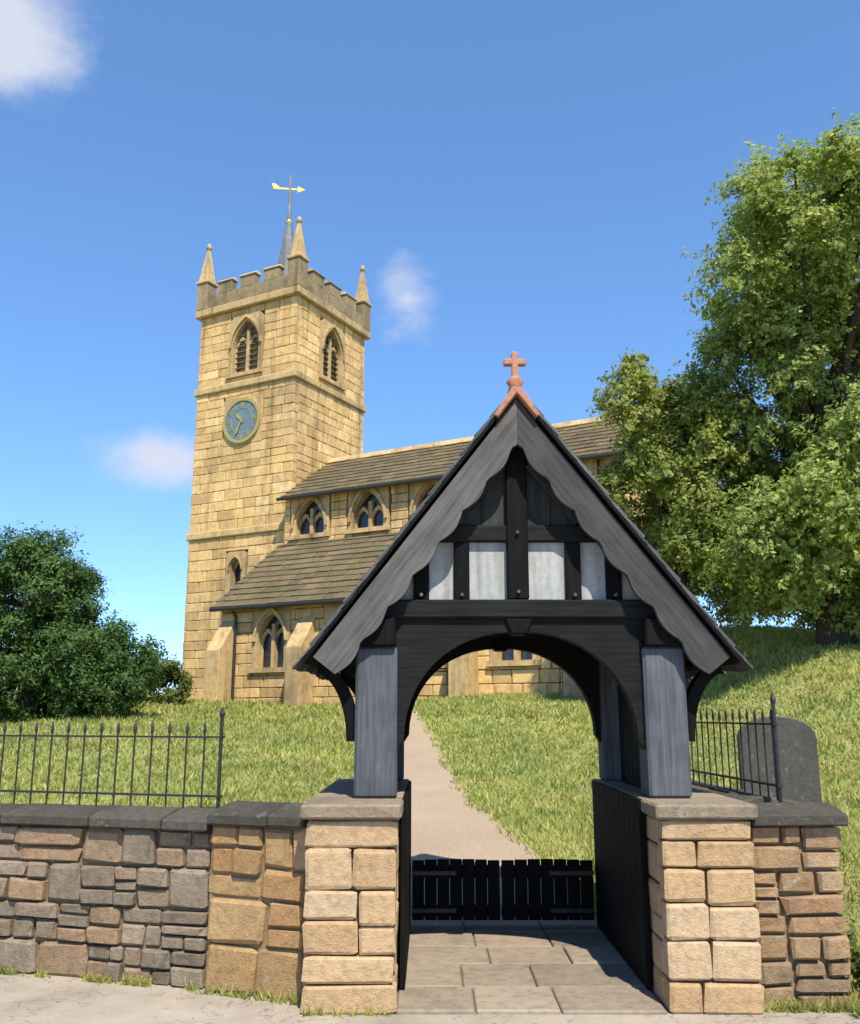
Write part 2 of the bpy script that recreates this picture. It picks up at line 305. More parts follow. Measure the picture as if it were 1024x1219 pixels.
def grass():
    n = 330000
    y = 5.4+ (RNG.random(n)**1.7)*27; x = -11*(.4+y/14)+RNG.random(n)*(20*(.4+y/14)); x = np.clip(x, -30, 26)
    keep = (np.abs(x-path_x(y)) > .66+.14*RNG.random(n)+.06*np.sin(y*5.3)*np.sin(y*2.1+x)) & ~((x > -1.0) & (x < 2.15) & (y < 7.8))
    wl = 5.97+(-1.35-x)*.282+.5; keep &= ~((x < -.9) & (y < wl)) & ~((x > 1.2) & (x < 2.45) & (y < 6.2)) & ~((x >= 2.3) & (y < 5.43+.06*RNG.random(n)))
    x = x[keep]; y = y[keep]
    for (ax, ay), (bx, by), m, amp in (((-6, 7.26), (-1.36, 5.955), 1500, .8), ((-1.34, 5.915), (-.72, 5.675), 160, .8), ((1.84, 5.56), (2.4, 5.57), 260, 1), ((-.70, 5.49), (-.2, 5.49), 60, .5), ((2.3, 5.46), (6, 5.42), 1600, 1)):
        q = RNG.random(m*3); q = q[(np.sin(q*37+ax)+np.sin(q*91)+RNG.normal(size=len(q))*.4) > .45][:m]
        x = np.concatenate([x, ax+(bx-ax)*q]); y = np.concatenate([y, ay+(by-ay)*q-.035*amp*RNG.random(len(q))])
    n = len(x); z = np.maximum(hgt(x, y), np.where(y < 6.2, .006, -1))
    pt = .5+.5*np.sin(x*1.3+1.7*np.sin(y*.9))*np.sin(y*1.1+1.3*np.sin(x*.7)); h = (.025+.05*RNG.random(n))*(1+.05*(y-6))*(.65+.75*pt); lean = RNG.normal(size=(n, 2))*.5*h[:, None]; wd = .006+.0016*(y-5)
    ang = RNG.random(n)*6.283; dx = np.cos(ang)*wd; dy = np.sin(ang)*wd
    V = np.empty((n, 3, 3)); V[:, 0] = np.stack([x-dx, y-dy, z-.004], 1); V[:, 1] = np.stack([x+dx, y+dy, z-.004], 1); V[:, 2] = np.stack([x+lean[:, 0], y+lean[:, 1], z+h], 1)
    me = bpy.data.meshes.new('grass'); me.vertices.add(3*n); me.vertices.foreach_set('co', V.ravel()); me.loops.add(3*n)
    me.loops.foreach_set('vertex_index', np.arange(3*n, dtype=np.int32)); me.polygons.add(n)
    me.polygons.foreach_set('loop_start', np.arange(0, 3*n, 3, dtype=np.int32)); me.polygons.foreach_set('loop_total', np.full(n, 3, dtype=np.int32))
    me.update(calc_edges=True); me.materials.append(M['blade']); o = link('grass', me); o['kind'] = 'stuff'
    o['label'] = 'short yellow-green mown grass of the churchyard lawn'; o['category'] = 'grass'
grass()

# ------------------------------------------------------------------ stone pieces
def stone_variants(tagname, mat, n, rough, pillow):
    """unit stone: x,z in -.5...5, y=0 face (outward -y) to y=1; few shared meshes"""
    out = []; rr = random.Random(sum(map(ord, tagname)))
    for k in range(n):
        e_ = .44 if rough < .05 else .41; g = [-.5, -e_, e_, .5]; v = []; f = []
        for j, z in enumerate(g):
            for i, x in enumerate(g):
                edge_ = (i in (0, 3))+(j in (0, 3)); jit = rough*(1 if edge_ < 2 else .6)
                v.append((x+rr.uniform(-jit, jit)*.5-(math.copysign(rough*.4, x) if edge_ == 2 else 0), pillow*(0 if edge_ == 0 else (1 if edge_ == 1 else 1.35))+rr.uniform(-1, 1)*pillow*.35, z+rr.uniform(-jit, jit)*.5-(math.copysign(rough*.4, z) if edge_ == 2 else 0)))
        for j in range(3):
            for i in range(3): f.append((4*j+i, 4*j+i+1, 4*j+i+5, 4*j+i+4))
        rim = [0, 1, 2, 3, 7, 11, 15, 14, 13, 12, 8, 4]
        for q in rim: v.append((v[q][0], 1.0, v[q][2]))
        for a in range(12):
            b = (a+1) % 12; f.append((rim[b], rim[a], 16+a, 16+b))
        me = bpy.data.meshes.new('stone'); me.from_pydata(v, [], f); me.materials.append(mat); out.append((me, v, f))
    return out
VAR = {'ashlar': stone_variants('ashlar', M['ashlar'], 6, .03, .055), 'grey': stone_variants('grey', M['rubble_grey'], 8, .10, .15),
       'brown': stone_variants('brown', M['rubble_brown'], 8, .10, .15), 'tan': stone_variants('tan', M['rubble_tan'], 8, .10, .15), 'pier': stone_variants('pier', M['pier'], 8, .055, .09)}

def courses(W, H, ch, lr, rr, holes=()):
    """random coursed layout in 0..W x 0..H -> (u0,u1,w0,w1)"""
    out = []; w0 = 0
    while w0 < H-1e-3:
        h = rr.uniform(*ch)
        if H-(w0+h) < ch[0]*.8: h = H-w0
        u = 0
        while u < W-1e-3:
            l = rr.uniform(*lr)*(.7+.6*rr.random())
            if W-(u+l) < lr[0]*.6: l = W-u
            out.append((u, u+l, w0, w0+h)); u += l
        w0 += h
    res = []; extra = []
    for a, b, c, d in out:
        segs = [(a, b)]
        for (x0, x1, z0, z1) in holes:
            if c < z1-.02 and d > z0+.02:
                ns = []
                for y0_, y1_ in ((c, z0), (z1, d)):
                    if y1_-y0_ > .07 and min(b, x1)-max(a, x0) > .07: extra.append((max(a, x0), min(b, x1), y0_, y1_))
                for s0, s1 in segs:
                    if s1 <= x0 or s0 >= x1: ns.append((s0, s1)); continue
                    if x0-s0 > .07: ns.append((s0, x0))
                    if s1-x1 > .07: ns.append((x1, s1))
                segs = ns
        res += [(s0, s1, c, d) for s0, s1 in segs]
    return res+extra

def rubble(W, H, ch, lr, rr):
    """random-coursed rubble: bands broken by tall jumper stones"""
    out = []; w0 = 0
    while w0 < H-1e-3:
        h = rr.uniform(ch[0]+ch[1], 2.1*ch[1])*rr.uniform(.85, 1.1)
        if H-(w0+h) < ch[0]*1.6: h = H-w0
        u = 0
        while u < W-1e-3:
            l = rr.uniform(*lr)*rr.uniform(.7, 1.35)
            if W-(u+l) < lr[0]*.7: l = W-u
            q = rr.random()
            if q < .24 and h < .34: out.append((u, u+min(l, W-u), w0, w0+h))
            else:
                n = 3 if (q > .86 and h > .22) else 2; cut = [0]+sorted((k+rr.uniform(-.18, .18))/n for k in range(1, n))+[1]
                for k in range(n):
                    z0, z1 = w0+h*cut[k], w0+h*cut[k+1]
                    if l > lr[0]*1.25 and rr.random() < .45:
                        m_ = u+l*rr.uniform(.35, .65); out += [(u, m_, z0, z1), (m_, u+l, z0, z1)]
                    else: out.append((u, u+l, z0, z1))
            u += l
        w0 += h
    return out
QUOTA = {}
def clad(parent, root, origin, rz, W, H, ch, lr, var, depth, gap, seed, holes=(), jit=.006, bulk=None, quota=None, flip=False):
    """lay separate stones over a face; past the root's quota they join the bulk mesh"""
    rr = random.Random(seed); cells = rubble(W, H, ch, lr, rr) if var in ('grey', 'tan', 'brown', 'pier') else courses(W, H, ch, lr, rr, holes); c, s = math.cos(rz), math.sin(rz)
    if quota is not None: rr.shuffle(cells); cells.sort(key=lambda q: -(q[1]-q[0])*(q[3]-q[2]))
    for (u0, u1, w0, w1) in cells:
        u = (u0+u1)/2; z = (w0+w1)/2; out = rr.uniform(-jit, jit); sx = u1-u0-gap; sz = w1-w0-gap
        if sx < .02: continue
        p = Vector((origin[0]+c*u+s*out, origin[1]+s*u-c*out, origin[2]+z)); me, vv, ff = rr.choice(VAR[var])
        tilt = rr.uniform(-1, 1)*jit*1.6
        if quota is not None and QUOTA.get(root.name, 0) >= quota:
            Mx = Matrix.Translation(p) @ Matrix.Rotation(rz, 4, 'Z') @ Matrix.Diagonal((sx, depth, sz, 1)); bulk.add([Mx @ Vector(q) for q in vv], ff)
        else:
            o = link('stone', me, parent); o.location = p; o.rotation_euler = (0, tilt, rz); o.scale = (sx, depth, sz)
            QUOTA[root.name] = QUOTA.get(root.name, 0)+1

# ------------------------------------------------------------------ church
CH = (-5.42, 35.0, 2.4); CRZ = R(-28.4); TS = 5.15; TH = 16.0
church = empty('church', CH, CRZ, 'sandstone church with square clock tower, pinnacles and long stone-slated roofs', 'church')
def cpart(mb, name, mat, parent=church, **k): return mb.build(name, mat, parent, **k)
bulk = MB(); Q = 300

def pointed(wd, h, spring, n=8):
    """pointed arch outline from left foot to right foot (x,z)"""
    r = wd*.95; cx = -wd/2+r; pts = [(-wd/2, 0), (-wd/2, spring)]
    top = math.acos((r-wd/2)/r)
    for k in range(1, n+1):
        a = math.pi-top*k/n; pts.append((cx+r*math.cos(a), spring+r*math.sin(a)))
    mir = [(-x, z) for x, z in pts[:-1]][::-1]; return pts+mir, spring+r*math.sin(top)
def gothic(parent_face, origin, rz, wd, hh, lights, kind):
    """window set in a rectangular stone surround; origin = foot centre on wall face (outward -y)"""
    Mx = Matrix.Translation(origin) @ Matrix.Rotation(rz, 4, 'Z')
    spring = hh-wd*.80; arc, top = pointed(wd, hh, spring); ow = wd/2+.22; oh = top+.28
    rect = []
    for x, z in arc:
        if z <= spring*.98: rect.append((math.copysign(ow, x), z))
        else:
            d = Vector((x, (z-spring)+.001)); k = min(ow/max(abs(d.x), 1e-6), (oh-spring)/max(d.y, 1e-6)); rect.append((d.x*k, spring+d.y*k))
    o = MB().ring(arc, rect, -.03, .42).build('window' if kind == 'glass' else 'belfry_opening', M['dressed'], church, M=Mx)
    hood_in = [(x*1.12, spring+(z-spring)*1.12) for x, z in arc if z >= spring*.98]; hood_out = [(x*1.26, spring+(z-spring)*1.24) for x, z in arc if z >= spring*.98]
    MB().ring(hood_in, hood_out, -.12, -.028).build('hood_mould', M['dressed'], o, M=Mx)
    MB().box((-ow-.06, -.12, -.16), (ow+.06, .4, 0)).build('sill', M['dressed'], o, M=Mx)
    for k in range(1, lights):
        x = -wd/2+wd*k/lights; MB().box((x-.07, .10, 0), (x+.07, .30, top-.35 if lights == 2 else spring+.2)).build('mullion', M['dressed'], o, M=Mx)
    lw = wd/lights
    for k in range(lights):
        cx = -wd/2+lw*(k+.5); a2, t2 = pointed(lw*.82, 1, spring*.92); ins = [(cx+x, z) for x, z in a2]; out_ = [(cx+math.copysign(lw*.5, x) if z < spring else cx+x*1.22, z if z <= spring*.93 else spring*.92+(z-spring*.92)*1.35) for x, z in a2]
        MB().ring(ins, out_, .16, .26).build('tracery', M['dressed'], o, M=Mx)
    if kind == 'glass':
        MB().box((-wd/2-.1, .285, 0), (wd/2+.1, .31, top)).build('pane', M['glass'], o, M=Mx)
    else:
        nl = int(top/.24)
        for k in range(nl):
            z = .05+k*.24; L_ = MB(); L_.add([(-wd/2, .14, z), (wd/2, .14, z), (wd/2, .38, z+.20), (-wd/2, .38, z+.20), (-wd/2, .14, z+.03), (wd/2, .14, z+.03), (wd/2, .38, z+.23), (-wd/2, .38, z+.23)],
                [(0,1,5,4),(3,7,6,2),(0,3,2,1),(4,5,6,7),(0,4,7,3),(1,2,6,5)]); L_.build('louvre', M['louvre'], o, M=Mx)
    return ow, oh

# tower body
D = .30
cpart(MB().box((-TS+D, D, -1.5), (-D, TS-D, TH+.3)), 'tower_core', M['mortar_light'])
bel = (1.35, 2.55); belz = 12.95; mid = TS/2
holesL = [(mid-1.35/2-.22, mid+1.35/2+.22, belz, belz+2.75), (mid-1.0, mid+1.0, 10.0, 12.0), (mid-.55, mid+.55, 3.6, 5.6)]
holesR = [(mid-1.35/2-.22, mid+1.35/2+.22, belz, belz+2.75)]
stages = [(-.6, 6.2), (6.5, 12.45), (12.75, TH)]
tow_faces = [(0, (-TS, 0), holesL, 21, TS), (R(90), (0, D+.01), [(a-D-.01, b-D-.01, c, d) for a, b, c, d in holesR], 22, TS-2*D-.02)]
for rz, og, hs, sd_, fw in tow_faces:
    for k, (z0, z1) in enumerate(stages):
        clad(church, church, (og[0], og[1], z0), rz, fw, z1-z0, (.30, .46), (.5, .95), 'ashlar', D+.02, .012, sd_*10+k, [(a, b, c-z0, d-z0) for a, b, c, d in hs], .008, bulk, 230)
for rz, og, fw in ((R(180), (0, TS), TS), (R(270), (-TS, TS-D-.01), TS-2*D-.02)):
    for k, (z0, z1) in enumerate(stages): clad(church, church, (og[0], og[1], z0), rz, fw, z1-z0, (.30, .46), (.5, .95), 'ashlar', D+.02, .012, 500+k, (), .008, bulk, 0)
def band(z0, z1, out, name='string_course', mat='dressed'):
    e = out; m = MB(); i = D
    cpart(MB().box((-TS-e, -e, z0), (e, TS+e, z1)), name, M[mat], bevel=.04)
band(-1.5, -.55, .22, 'plinth'); band(6.2, 6.5, .10); band(12.45, 12.75, .10); band(TH, TH+.34, .20)
gothic(None, (-mid, 0, belz+.16), 0, 1.35, 2.25, 2, 'louvre'); gothic(None, (0, mid, belz+.16), R(90), 1.35, 2.25, 2, 'louvre')
# lower lancet on clock face
gothic(None, (-mid, 0, 3.76), 0, .55, 1.5, 1, 'glass')
# parapet: one wall a side with merlons
pz = TH+.34; pt = .32; po = .10
def side_M(i): return Matrix.Translation((-TS/2, TS/2, 0)) @ Matrix.Rotation(R(90)*i, 4, 'Z') @ Matrix.Translation((0, -TS/2-po, 0))
hw = TS/2+po
for i in range(4):
    x0 = -hw+(0 if i % 2 == 0 else pt); x1 = hw-(0 if i % 2 == 0 else pt)
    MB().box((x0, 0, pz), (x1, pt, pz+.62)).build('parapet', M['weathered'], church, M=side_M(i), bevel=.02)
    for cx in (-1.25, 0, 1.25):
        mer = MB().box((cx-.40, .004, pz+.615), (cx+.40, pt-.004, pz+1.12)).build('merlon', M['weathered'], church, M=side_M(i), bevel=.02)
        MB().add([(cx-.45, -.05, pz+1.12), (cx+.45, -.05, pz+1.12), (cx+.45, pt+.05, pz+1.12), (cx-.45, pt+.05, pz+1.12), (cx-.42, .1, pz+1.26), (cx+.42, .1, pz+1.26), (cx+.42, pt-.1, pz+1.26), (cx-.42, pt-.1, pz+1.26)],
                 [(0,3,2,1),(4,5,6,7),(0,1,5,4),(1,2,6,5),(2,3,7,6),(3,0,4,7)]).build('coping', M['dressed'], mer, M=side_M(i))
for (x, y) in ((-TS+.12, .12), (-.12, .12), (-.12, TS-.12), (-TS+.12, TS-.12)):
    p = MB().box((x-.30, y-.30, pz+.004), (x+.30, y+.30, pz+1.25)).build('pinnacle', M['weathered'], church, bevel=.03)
    b = .36; a = pz+1.25
    MB().box((x-b, y-b, a), (x+b, y+b, a+.14)).build('collar', M['dressed'], p, bevel=.03)
    z = a+.14; c = .26
    MB().add([(x-c, y-c, z), (x+c, y-c, z), (x+c, y+c, z), (x-c, y+c, z), (x-.05, y-.05, z+1.6), (x+.05, y-.05, z+1.6), (x+.05, y+.05, z+1.6), (x-.05, y+.05, z+1.6)],
             [(0,3,2,1),(4,5,6,7),(0,1,5,4),(1,2,6,5),(2,3,7,6),(3,0,4,7)]).build('spirelet', M['dressed'], p)
    MB().tube([(x, y, z+1.55), (x, y, z+1.65), (x, y, z+1.77), (x, y, z+1.9)], [.05, .13, .11, .02], 8).build('finial', M['dressed'], p, smooth=True)
# low lead roof, mast and weathervane
cx, cy = -TS/2, TS/2; a = TS/2-.3
rf_ = MB().add([(cx-a, cy-a, pz+.25), (cx+a, cy-a, pz+.25), (cx+a, cy+a, pz+.25), (cx-a, cy+a, pz+.25), (cx, cy, pz+1.9)], [(0,1,4),(1,2,4),(2,3,4),(3,0,4),(0,3,2,1)]).build('tower_roof', M['lead'], church)
MB().tube([(cx, cy, pz+.8), (cx, cy, pz+1.6), (cx, cy, pz+5.2)], [.75, .62, .09], 8).build('spike', M['lead'], church)
vane = MB().tube([(cx, cy, pz+1.7), (cx, cy, pz+3.9), (cx, cy, pz+7.3)], [.15, .11, .05], 8).build('mast', M['lead'], church, smooth=True)
MB().tube([(cx, cy, pz+4.7), (cx, cy, pz+4.9), (cx, cy, pz+5.1)], [.05, .2, .05], 10).build('ball', M['gilt'], vane, smooth=True)
va = MB(); va.prism([(-.75, -.04), (.35, -.04), (.35, -.16), (.7, 0), (.35, .16), (.35, .04), (-.45, .04), (-.7, .24), (-.85, .24)], -.02, .02)
va.build('weathervane', M['gilt'], vane, M=Matrix.Translation((cx, cy, pz+6.6)) @ Matrix.Rotation(R(35), 4, 'Z'))
# clock
cz = 11.0; ck = MB(); n = 40; ro, ri = .98, .80
circ = lambda r: [(-mid+r*math.cos(2*math.pi*k/n), cz+r*math.sin(2*math.pi*k/n)) for k in range(n)]
pl = MB().box((-mid-1.0, -.01, cz-1.0), (-mid+1.0, .3, cz+1.0)); cb = pl.build('clock_panel', M['dressed'], church, bevel=.02)
ck = MB().prism(circ(.86), -.07, .0).build('clock', M['dial'], church)
MB().ring(circ(.84), circ(.97), -.11, -.005, True).build('rim', M['gilt'], ck)
MB().ring(circ(.53), circ(.555), -.082, -.068, True).build('chapter_ring', M['gilt'], ck)
for k in range(12):
    a = R(30*k); Mx = Matrix.Translation((-mid, 0, cz)) @ Matrix.Rotation(a, 4, 'Y')
    m = MB()
    for dx in ((-.035, .035) if k % 3 else (-.05, 0, .05)): m.box((dx-.013, -.084, .58), (dx+.013, -.068, .80))
    m.build('hour_numeral', M['gilt'], ck, M=Mx)
for nm, a, l, wd in (('hour_hand', 318, .46, .085), ('minute_hand', 205, .72, .06)):
    MB().prism([(-wd/2, -.12), (wd/2, -.12), (wd*.9, l*.7), (0, l), (-wd*.9, l*.7)], -.105 if nm[0] == 'h' else -.125, -.09 if nm[0] == 'h' else -.11).build(nm, M['gilt'], ck, M=Matrix.Translation((-mid, 0, cz)) @ Matrix.Rotation(R(a), 4, 'Y'))

# nave and aisle
NL = 13.5; NY0, NY1 = -.35, 5.5; NE, NR = 7.4, 9.5; AY = -3.7; AE, AT = 2.9, 5.5
cpart(MB().box((.02, NY0+D, -1), (NL-D, NY1, NE-.05)), 'nave_core', M['mortar_light'])
cpart(MB().box((.05, AY+D, -1), (NL-D, NY0+D, AE-.02)), 'aisle_core', M['mortar_light'])
m = MB(); m.add([(x, y, z) for x in (.06, NL-.3) for y, z in ((AY+D, AE-.03), (NY0+D+.01, AE-.03), (NY0+D+.01, AT-.12))], [(0,1,2),(3,5,4),(0,3,4,1),(1,4,5,2),(2,5,3,0)]); cpart(m, 'aisle_gable', M['mortar'])
cls = [(1.2+2.6*k) for k in range(5)]; ais = [(2.2+2.9*k) for k in range(4)]
clad(church, church, (0, NY0, AT-.1), 0, NL, NE-AT+.1, (.30, .42), (.5, .9), 'ashlar', D+.02, .018, 91, [(x-.72-.22, x+.72+.22, .28, 1.9) for x in cls], .008, bulk, 265)
clad(church, church, (0, AY, -.6), 0, NL, AE+.6, (.30, .42), (.5, .9), 'ashlar', D+.02, .018, 92, [(x-.55-.22, x+.55+.22, 1.15, 3.2) for x in ais], .008, bulk, Q)
clad(church, church, (0, NY0, -.6), R(270), NY0-AY, AE+.6, (.30, .42), (.5, .9), 'ashlar', .06, .018, 93, (), .008, bulk, 0)
clad(church, church, (NL, AY, -.6), R(90), NY0-AY, AE+.6, (.30, .42), (.5, .9), 'ashlar', D+.02, .018, 94, (), .008, bulk, 0)
clad(church, church, (NL, NY0, -.6), R(90), NY1-NY0, NE+.6, (.30, .42), (.5, .9), 'ashlar', D+.02, .018, 95, (), .008, bulk, 0)
for x in cls: gothic(None, (x, NY0, AT+.34), 0, 1.3, 1.32, 2, 'glass')
for x in ais: gothic(None, (x, AY, .72), 0, 1.1, 1.75, 2, 'glass')
for x in (.35, 3.65, 6.55, 9.45, 12.9):
    MB().add([(x-.3, AY-.75, -1), (x+.3, AY-.75, -1), (x+.3, AY+.01, -1), (x-.3, AY+.01, -1), (x-.3, AY-.75, 1.3), (x+.3, AY-.75, 1.3), (x+.3, AY+.01, 2.35), (x-.3, AY+.01, 2.35)],
             [(0,3,2,1),(4,5,6,7),(0,1,5,4),(1,2,6,5),(2,3,7,6),(3,0,4,7)]).build('buttress', M['dressed'], church, bevel=.02)
o = bulk.build('stonework', M['ashlar'], church); o['kind'] = 'stuff'
# stone slate roofs
def slate_unit(name, mat, th):
    rr = random.Random(5); out = []
    for k in range(5):
        j = lambda: rr.uniform(-.03, .03)
        v = [(-.5+j(), 0+j(), 0), (.5+j(), 0+j(), 0), (.5, 1, 0), (-.5, 1, 0)]; v = v+[(x*.99, y+.01, 1) for x, y, z in v]
        me = bpy.data.meshes.new(name); f = [(0,3,2,1),(4,5,6,7),(0,1,5,4),(1,2,6,5),(2,3,7,6),(3,0,4,7)]; me.from_pydata(v, [], f); me.materials.append(mat); out.append((me, v, f))
    return out
def slating(parent, root, Mx, L_, Wd, row, wid, th, variants, seed, quota, bulk, taper=1.0):
    """rows of slates on a plane: x along eaves 0..L_, y upslope 0..Wd, z out"""
    rr = random.Random(seed); y = -.06; r = 0; rw = row
    while y < Wd-.02:
        x = -wid*.5*(r % 2)*rr.uniform(.7, 1.1)
        while x < L_-.02:
            wv = wid*rr.uniform(.78, 1.25); x0 = max(x, 0); x1 = min(x+wv, L_)
            if L_-x1 < wid*.35: x1 = L_
            if x1-x0 > .04:
                ln = min(rw*1.75, Wd-y); me, v, f = rr.choice(variants)
                Ms = Mx @ Matrix.Translation(((x0+x1)/2, y+rr.uniform(-.012, .012), .5*th*0+th*.95)) @ Matrix.Rotation(math.atan2(th, row*1.0)*.9, 4, 'X') .inverted() @ Matrix.Rotation(rr.uniform(-.012, .012), 4, 'Z') @ Matrix.Diagonal((x1-x0-.008, ln, th*rr.uniform(.8, 1.2), 1))
                key = root.name+'_slate'
                if QUOTA.get(key, 0) < quota:
                    o = link('slate', me, parent); o.matrix_local = Ms; QUOTA[key] = QUOTA.get(key, 0)+1
                else: bulk.add([Ms @ Vector(q) for q in v], f)
            x = x1 if x1 > x else x+wv
        y += rw; rw *= taper; r += 1
SS = slate_unit('slate', M['stone_slate'], .05); bulk2 = MB()
def plane_M(p0, p1, x0):  # p0 eave (y,z), p1 top (y,z)
    d = Vector((0, p1[0]-p0[0], p1[1]-p0[1])); l = d.length; d.normalize(); n = Vector((1, 0, 0)).cross(d)
    Mx = Matrix.Identity(4); Mx.col[0] = (1, 0, 0, 0); Mx.col[1] = (*d, 0); Mx.col[2] = (*n, 0); Mx.col[3] = (x0, p0[0], p0[1], 1); return Mx, l
Mx, l = plane_M((AY-.28, AE-.14), (NY0-.01, AT), -.18)
ar = MB().box((0, 0, -.12), (NL+.3, l, 0)).build('aisle_roof', M['dressed'], church, M=Mx); slating(ar, church, Mx, NL+.3, l, .40, .52, .045, SS, 31, 250, bulk2)
Mx, l = plane_M((NY0-.28, NE-.08), ((NY0+NY1)/2, NR), .03)
nr = MB().box((0, 0, -.12), (NL+.2, l, 0)).build('nave_roof', M['dressed'], church, M=Mx); slating(nr, church, Mx, NL+.2, l, .40, .52, .045, SS, 32, 300, bulk2)
Mx2 = Matrix.Translation((0, NY0+NY1, 0)) @ Matrix.Diagonal((1, -1, 1, 1)) @ Mx
MB().box((0, 0, -.12), (NL+.2, l, .05)).build('nave_roof', M['stone_slate'], church, M=Mx2)
for i in range(27): MB().prism([(-.22, -.17), (0, .06), (.22, -.17), (.22, -.24), (0, -.02), (-.22, -.24)], 0, .49).build('ridge_stone', M['dressed'], nr, M=Matrix.Translation((.05+i*.5, (NY0+NY1)/2, NR+.12)) @ Matrix.Rotation(R(-90), 4, 'Z'))
m = MB().add([(NL-.3, NY0+D, NE-.06), (NL-.3, NY1, NE-.06), (NL-.3, (NY0+NY1)/2, NR-.1), (NL-.01, NY0+.01, NE-.06), (NL-.01, NY1, NE-.06), (NL-.01, (NY0+NY1)/2, NR-.1)], [(0,1,2),(3,5,4),(0,3,4,1),(1,4,5,2),(2,5,3,0)]); cpart(m, 'nave_gable', M['ashlar'])
m = MB().tube([(-.1, NY0-.36, NE-.14), (NL+.2, NY0-.36, NE-.14)], .07, 8); m.build('gutter', M['iron'], church)
m = MB().tube([(-.15, AY-.38, AE-.2), (NL+.2, AY-.38, AE-.2)], .07, 8); m.build('gutter', M['iron'], church)
for x in (.75, 6.9, 12.4): MB().tube([(x, AY-.38, AE-.2), (x, AY-.1, AE-.45), (x, AY-.1, -.5)], .05, 8).build('downpipe', M['iron'], church)
o = bulk2.build('slating', M['stone_slate'], church); o['kind'] = 'stuff'

# ------------------------------------------------------------------ boundary walls
wl = empty('boundary_wall', (0, 0, 0), 0, 'weathered grey and brown rubble churchyard wall topped by long iron railings', 'wall')
WA = Vector((-1.35, 5.97, 0)); WB = Vector((-6.6, 7.45, 0)); wd_ = (WA-WB); WLEN = wd_.length; WRZ = math.atan2(wd_.y, wd_.x); WT = .42; WH = .90
MW = Matrix.Translation(WB) @ Matrix.Rotation(WRZ, 4, 'Z')
MB().box((0, .05, -.2), (WLEN-.004, WT-.05, WH)).build('wall_core', M['mortar'], wl, M=MW)
clad(wl, wl, WB, WRZ, WLEN, WH, (.08, .14), (.20, .42), 'grey', .12, .016, 201, (), .018)
wb = MW @ Vector((WLEN, WT, 0)); clad(wl, wl, wb, WRZ+math.pi, WLEN, WH, (.14, .2), (.3, .5), 'grey', .12, .014, 202, (), .012)
def coping(parent, Mx, L_, T_, z, lr, seed, mat='coping', h=.11):
    rr = random.Random(seed); x = 0
    while x < L_-.01:
        l = rr.uniform(*lr)
        if L_-(x+l) < lr[0]*.6: l = L_-x
        MB().prism([(-.05, 0), (T_+.05, 0), (T_+.05, h*.6), (T_*.62, h+rr.uniform(-.008, .008)), (T_*.38, h+rr.uniform(-.008, .008)), (-.05, h*.6)], .004, l-.006).build('coping_stone', M[mat], parent, bevel=.010,
            M=Mx @ Matrix.Translation((x, 0, z+rr.uniform(-.004, .006))) @ Matrix(((0, 1, 0, 0), (1, 0, 0, 0), (0, 0, 1, 0), (0, 0, 0, 1))))
        x += l
coping(wl, MW, WLEN, WT, WH, (.45, .8), 5)
# orange wing wall between boundary wall and gate pier
wg = empty('wing_wall', (0, 0, 0), 0, 'short orange-brown sandstone wing wall between grey wall and lychgate pier', 'wall')
GA = Vector((-1.345, 5.93, 0)); GB = Vector((-.71, 5.69, 0)); gd = GB-GA; GL = gd.length; GRZ = math.atan2(gd.y, gd.x); MG = Matrix.Translation(GA) @ Matrix.Rotation(GRZ, 4, 'Z')
MB().box((0, .03, -.2), (GL, .40, .95)).build('wall_core', M['mortar'], wg, M=MG)
clad(wg, wg, GA, GRZ, GL, .95, (.10, .15), (.24, .42), 'tan', .12, .016, 210, (), .016)
coping(wg, MG, GL-.004, .44, .952, (.3, .45), 6)
# railings: rails, standards and each bar
def railing(name, Mx, L_, z0, hgt_, label, pitch=.13, group=None):
    t_ = empty(name, (0, 0, 0), 0, label, 'railing', group)
    for z in (z0+.09, z0+hgt_-.10): MB().box((0, -.018, z-.006), (L_, .018, z+.006)).build('rail', M['iron'], t_, M=Mx)
    n = int(L_/pitch); base = MB().tube([(0, 0, 0), (0, 0, hgt_-.08), (0, 0, hgt_-.06), (0, 0, hgt_-.035), (0, 0, hgt_)], [.0062, .0062, .012, .010, .0015], 6).build('bar', M['iron'], t_, smooth=False)
    base.matrix_local = Mx @ Matrix.Translation((pitch/2, 0, z0))
    for i in range(1, n):
        o = base.copy(); COL.objects.link(o); o.parent = t_; o.matrix_local = Mx @ Matrix.Translation((pitch/2+i*pitch, 0, z0))
    for x in np.linspace(.02, L_-.02, max(2, int(L_/1.9)+1)): MB().tube([(x, .0, z0-.03), (x, 0, z0+hgt_+.02), (x, 0, z0+hgt_+.05), (x, 0, z0+hgt_+.09)], [.012, .012, .02, .005], 8).build('standard', M['iron'], t_, M=Mx)
    return t_
railing('iron_railing', MW @ Matrix.Translation((0, WT/2, 0)), WLEN-.05, WH+.10, .56, 'long run of slim black iron railings on the grey boundary wall')
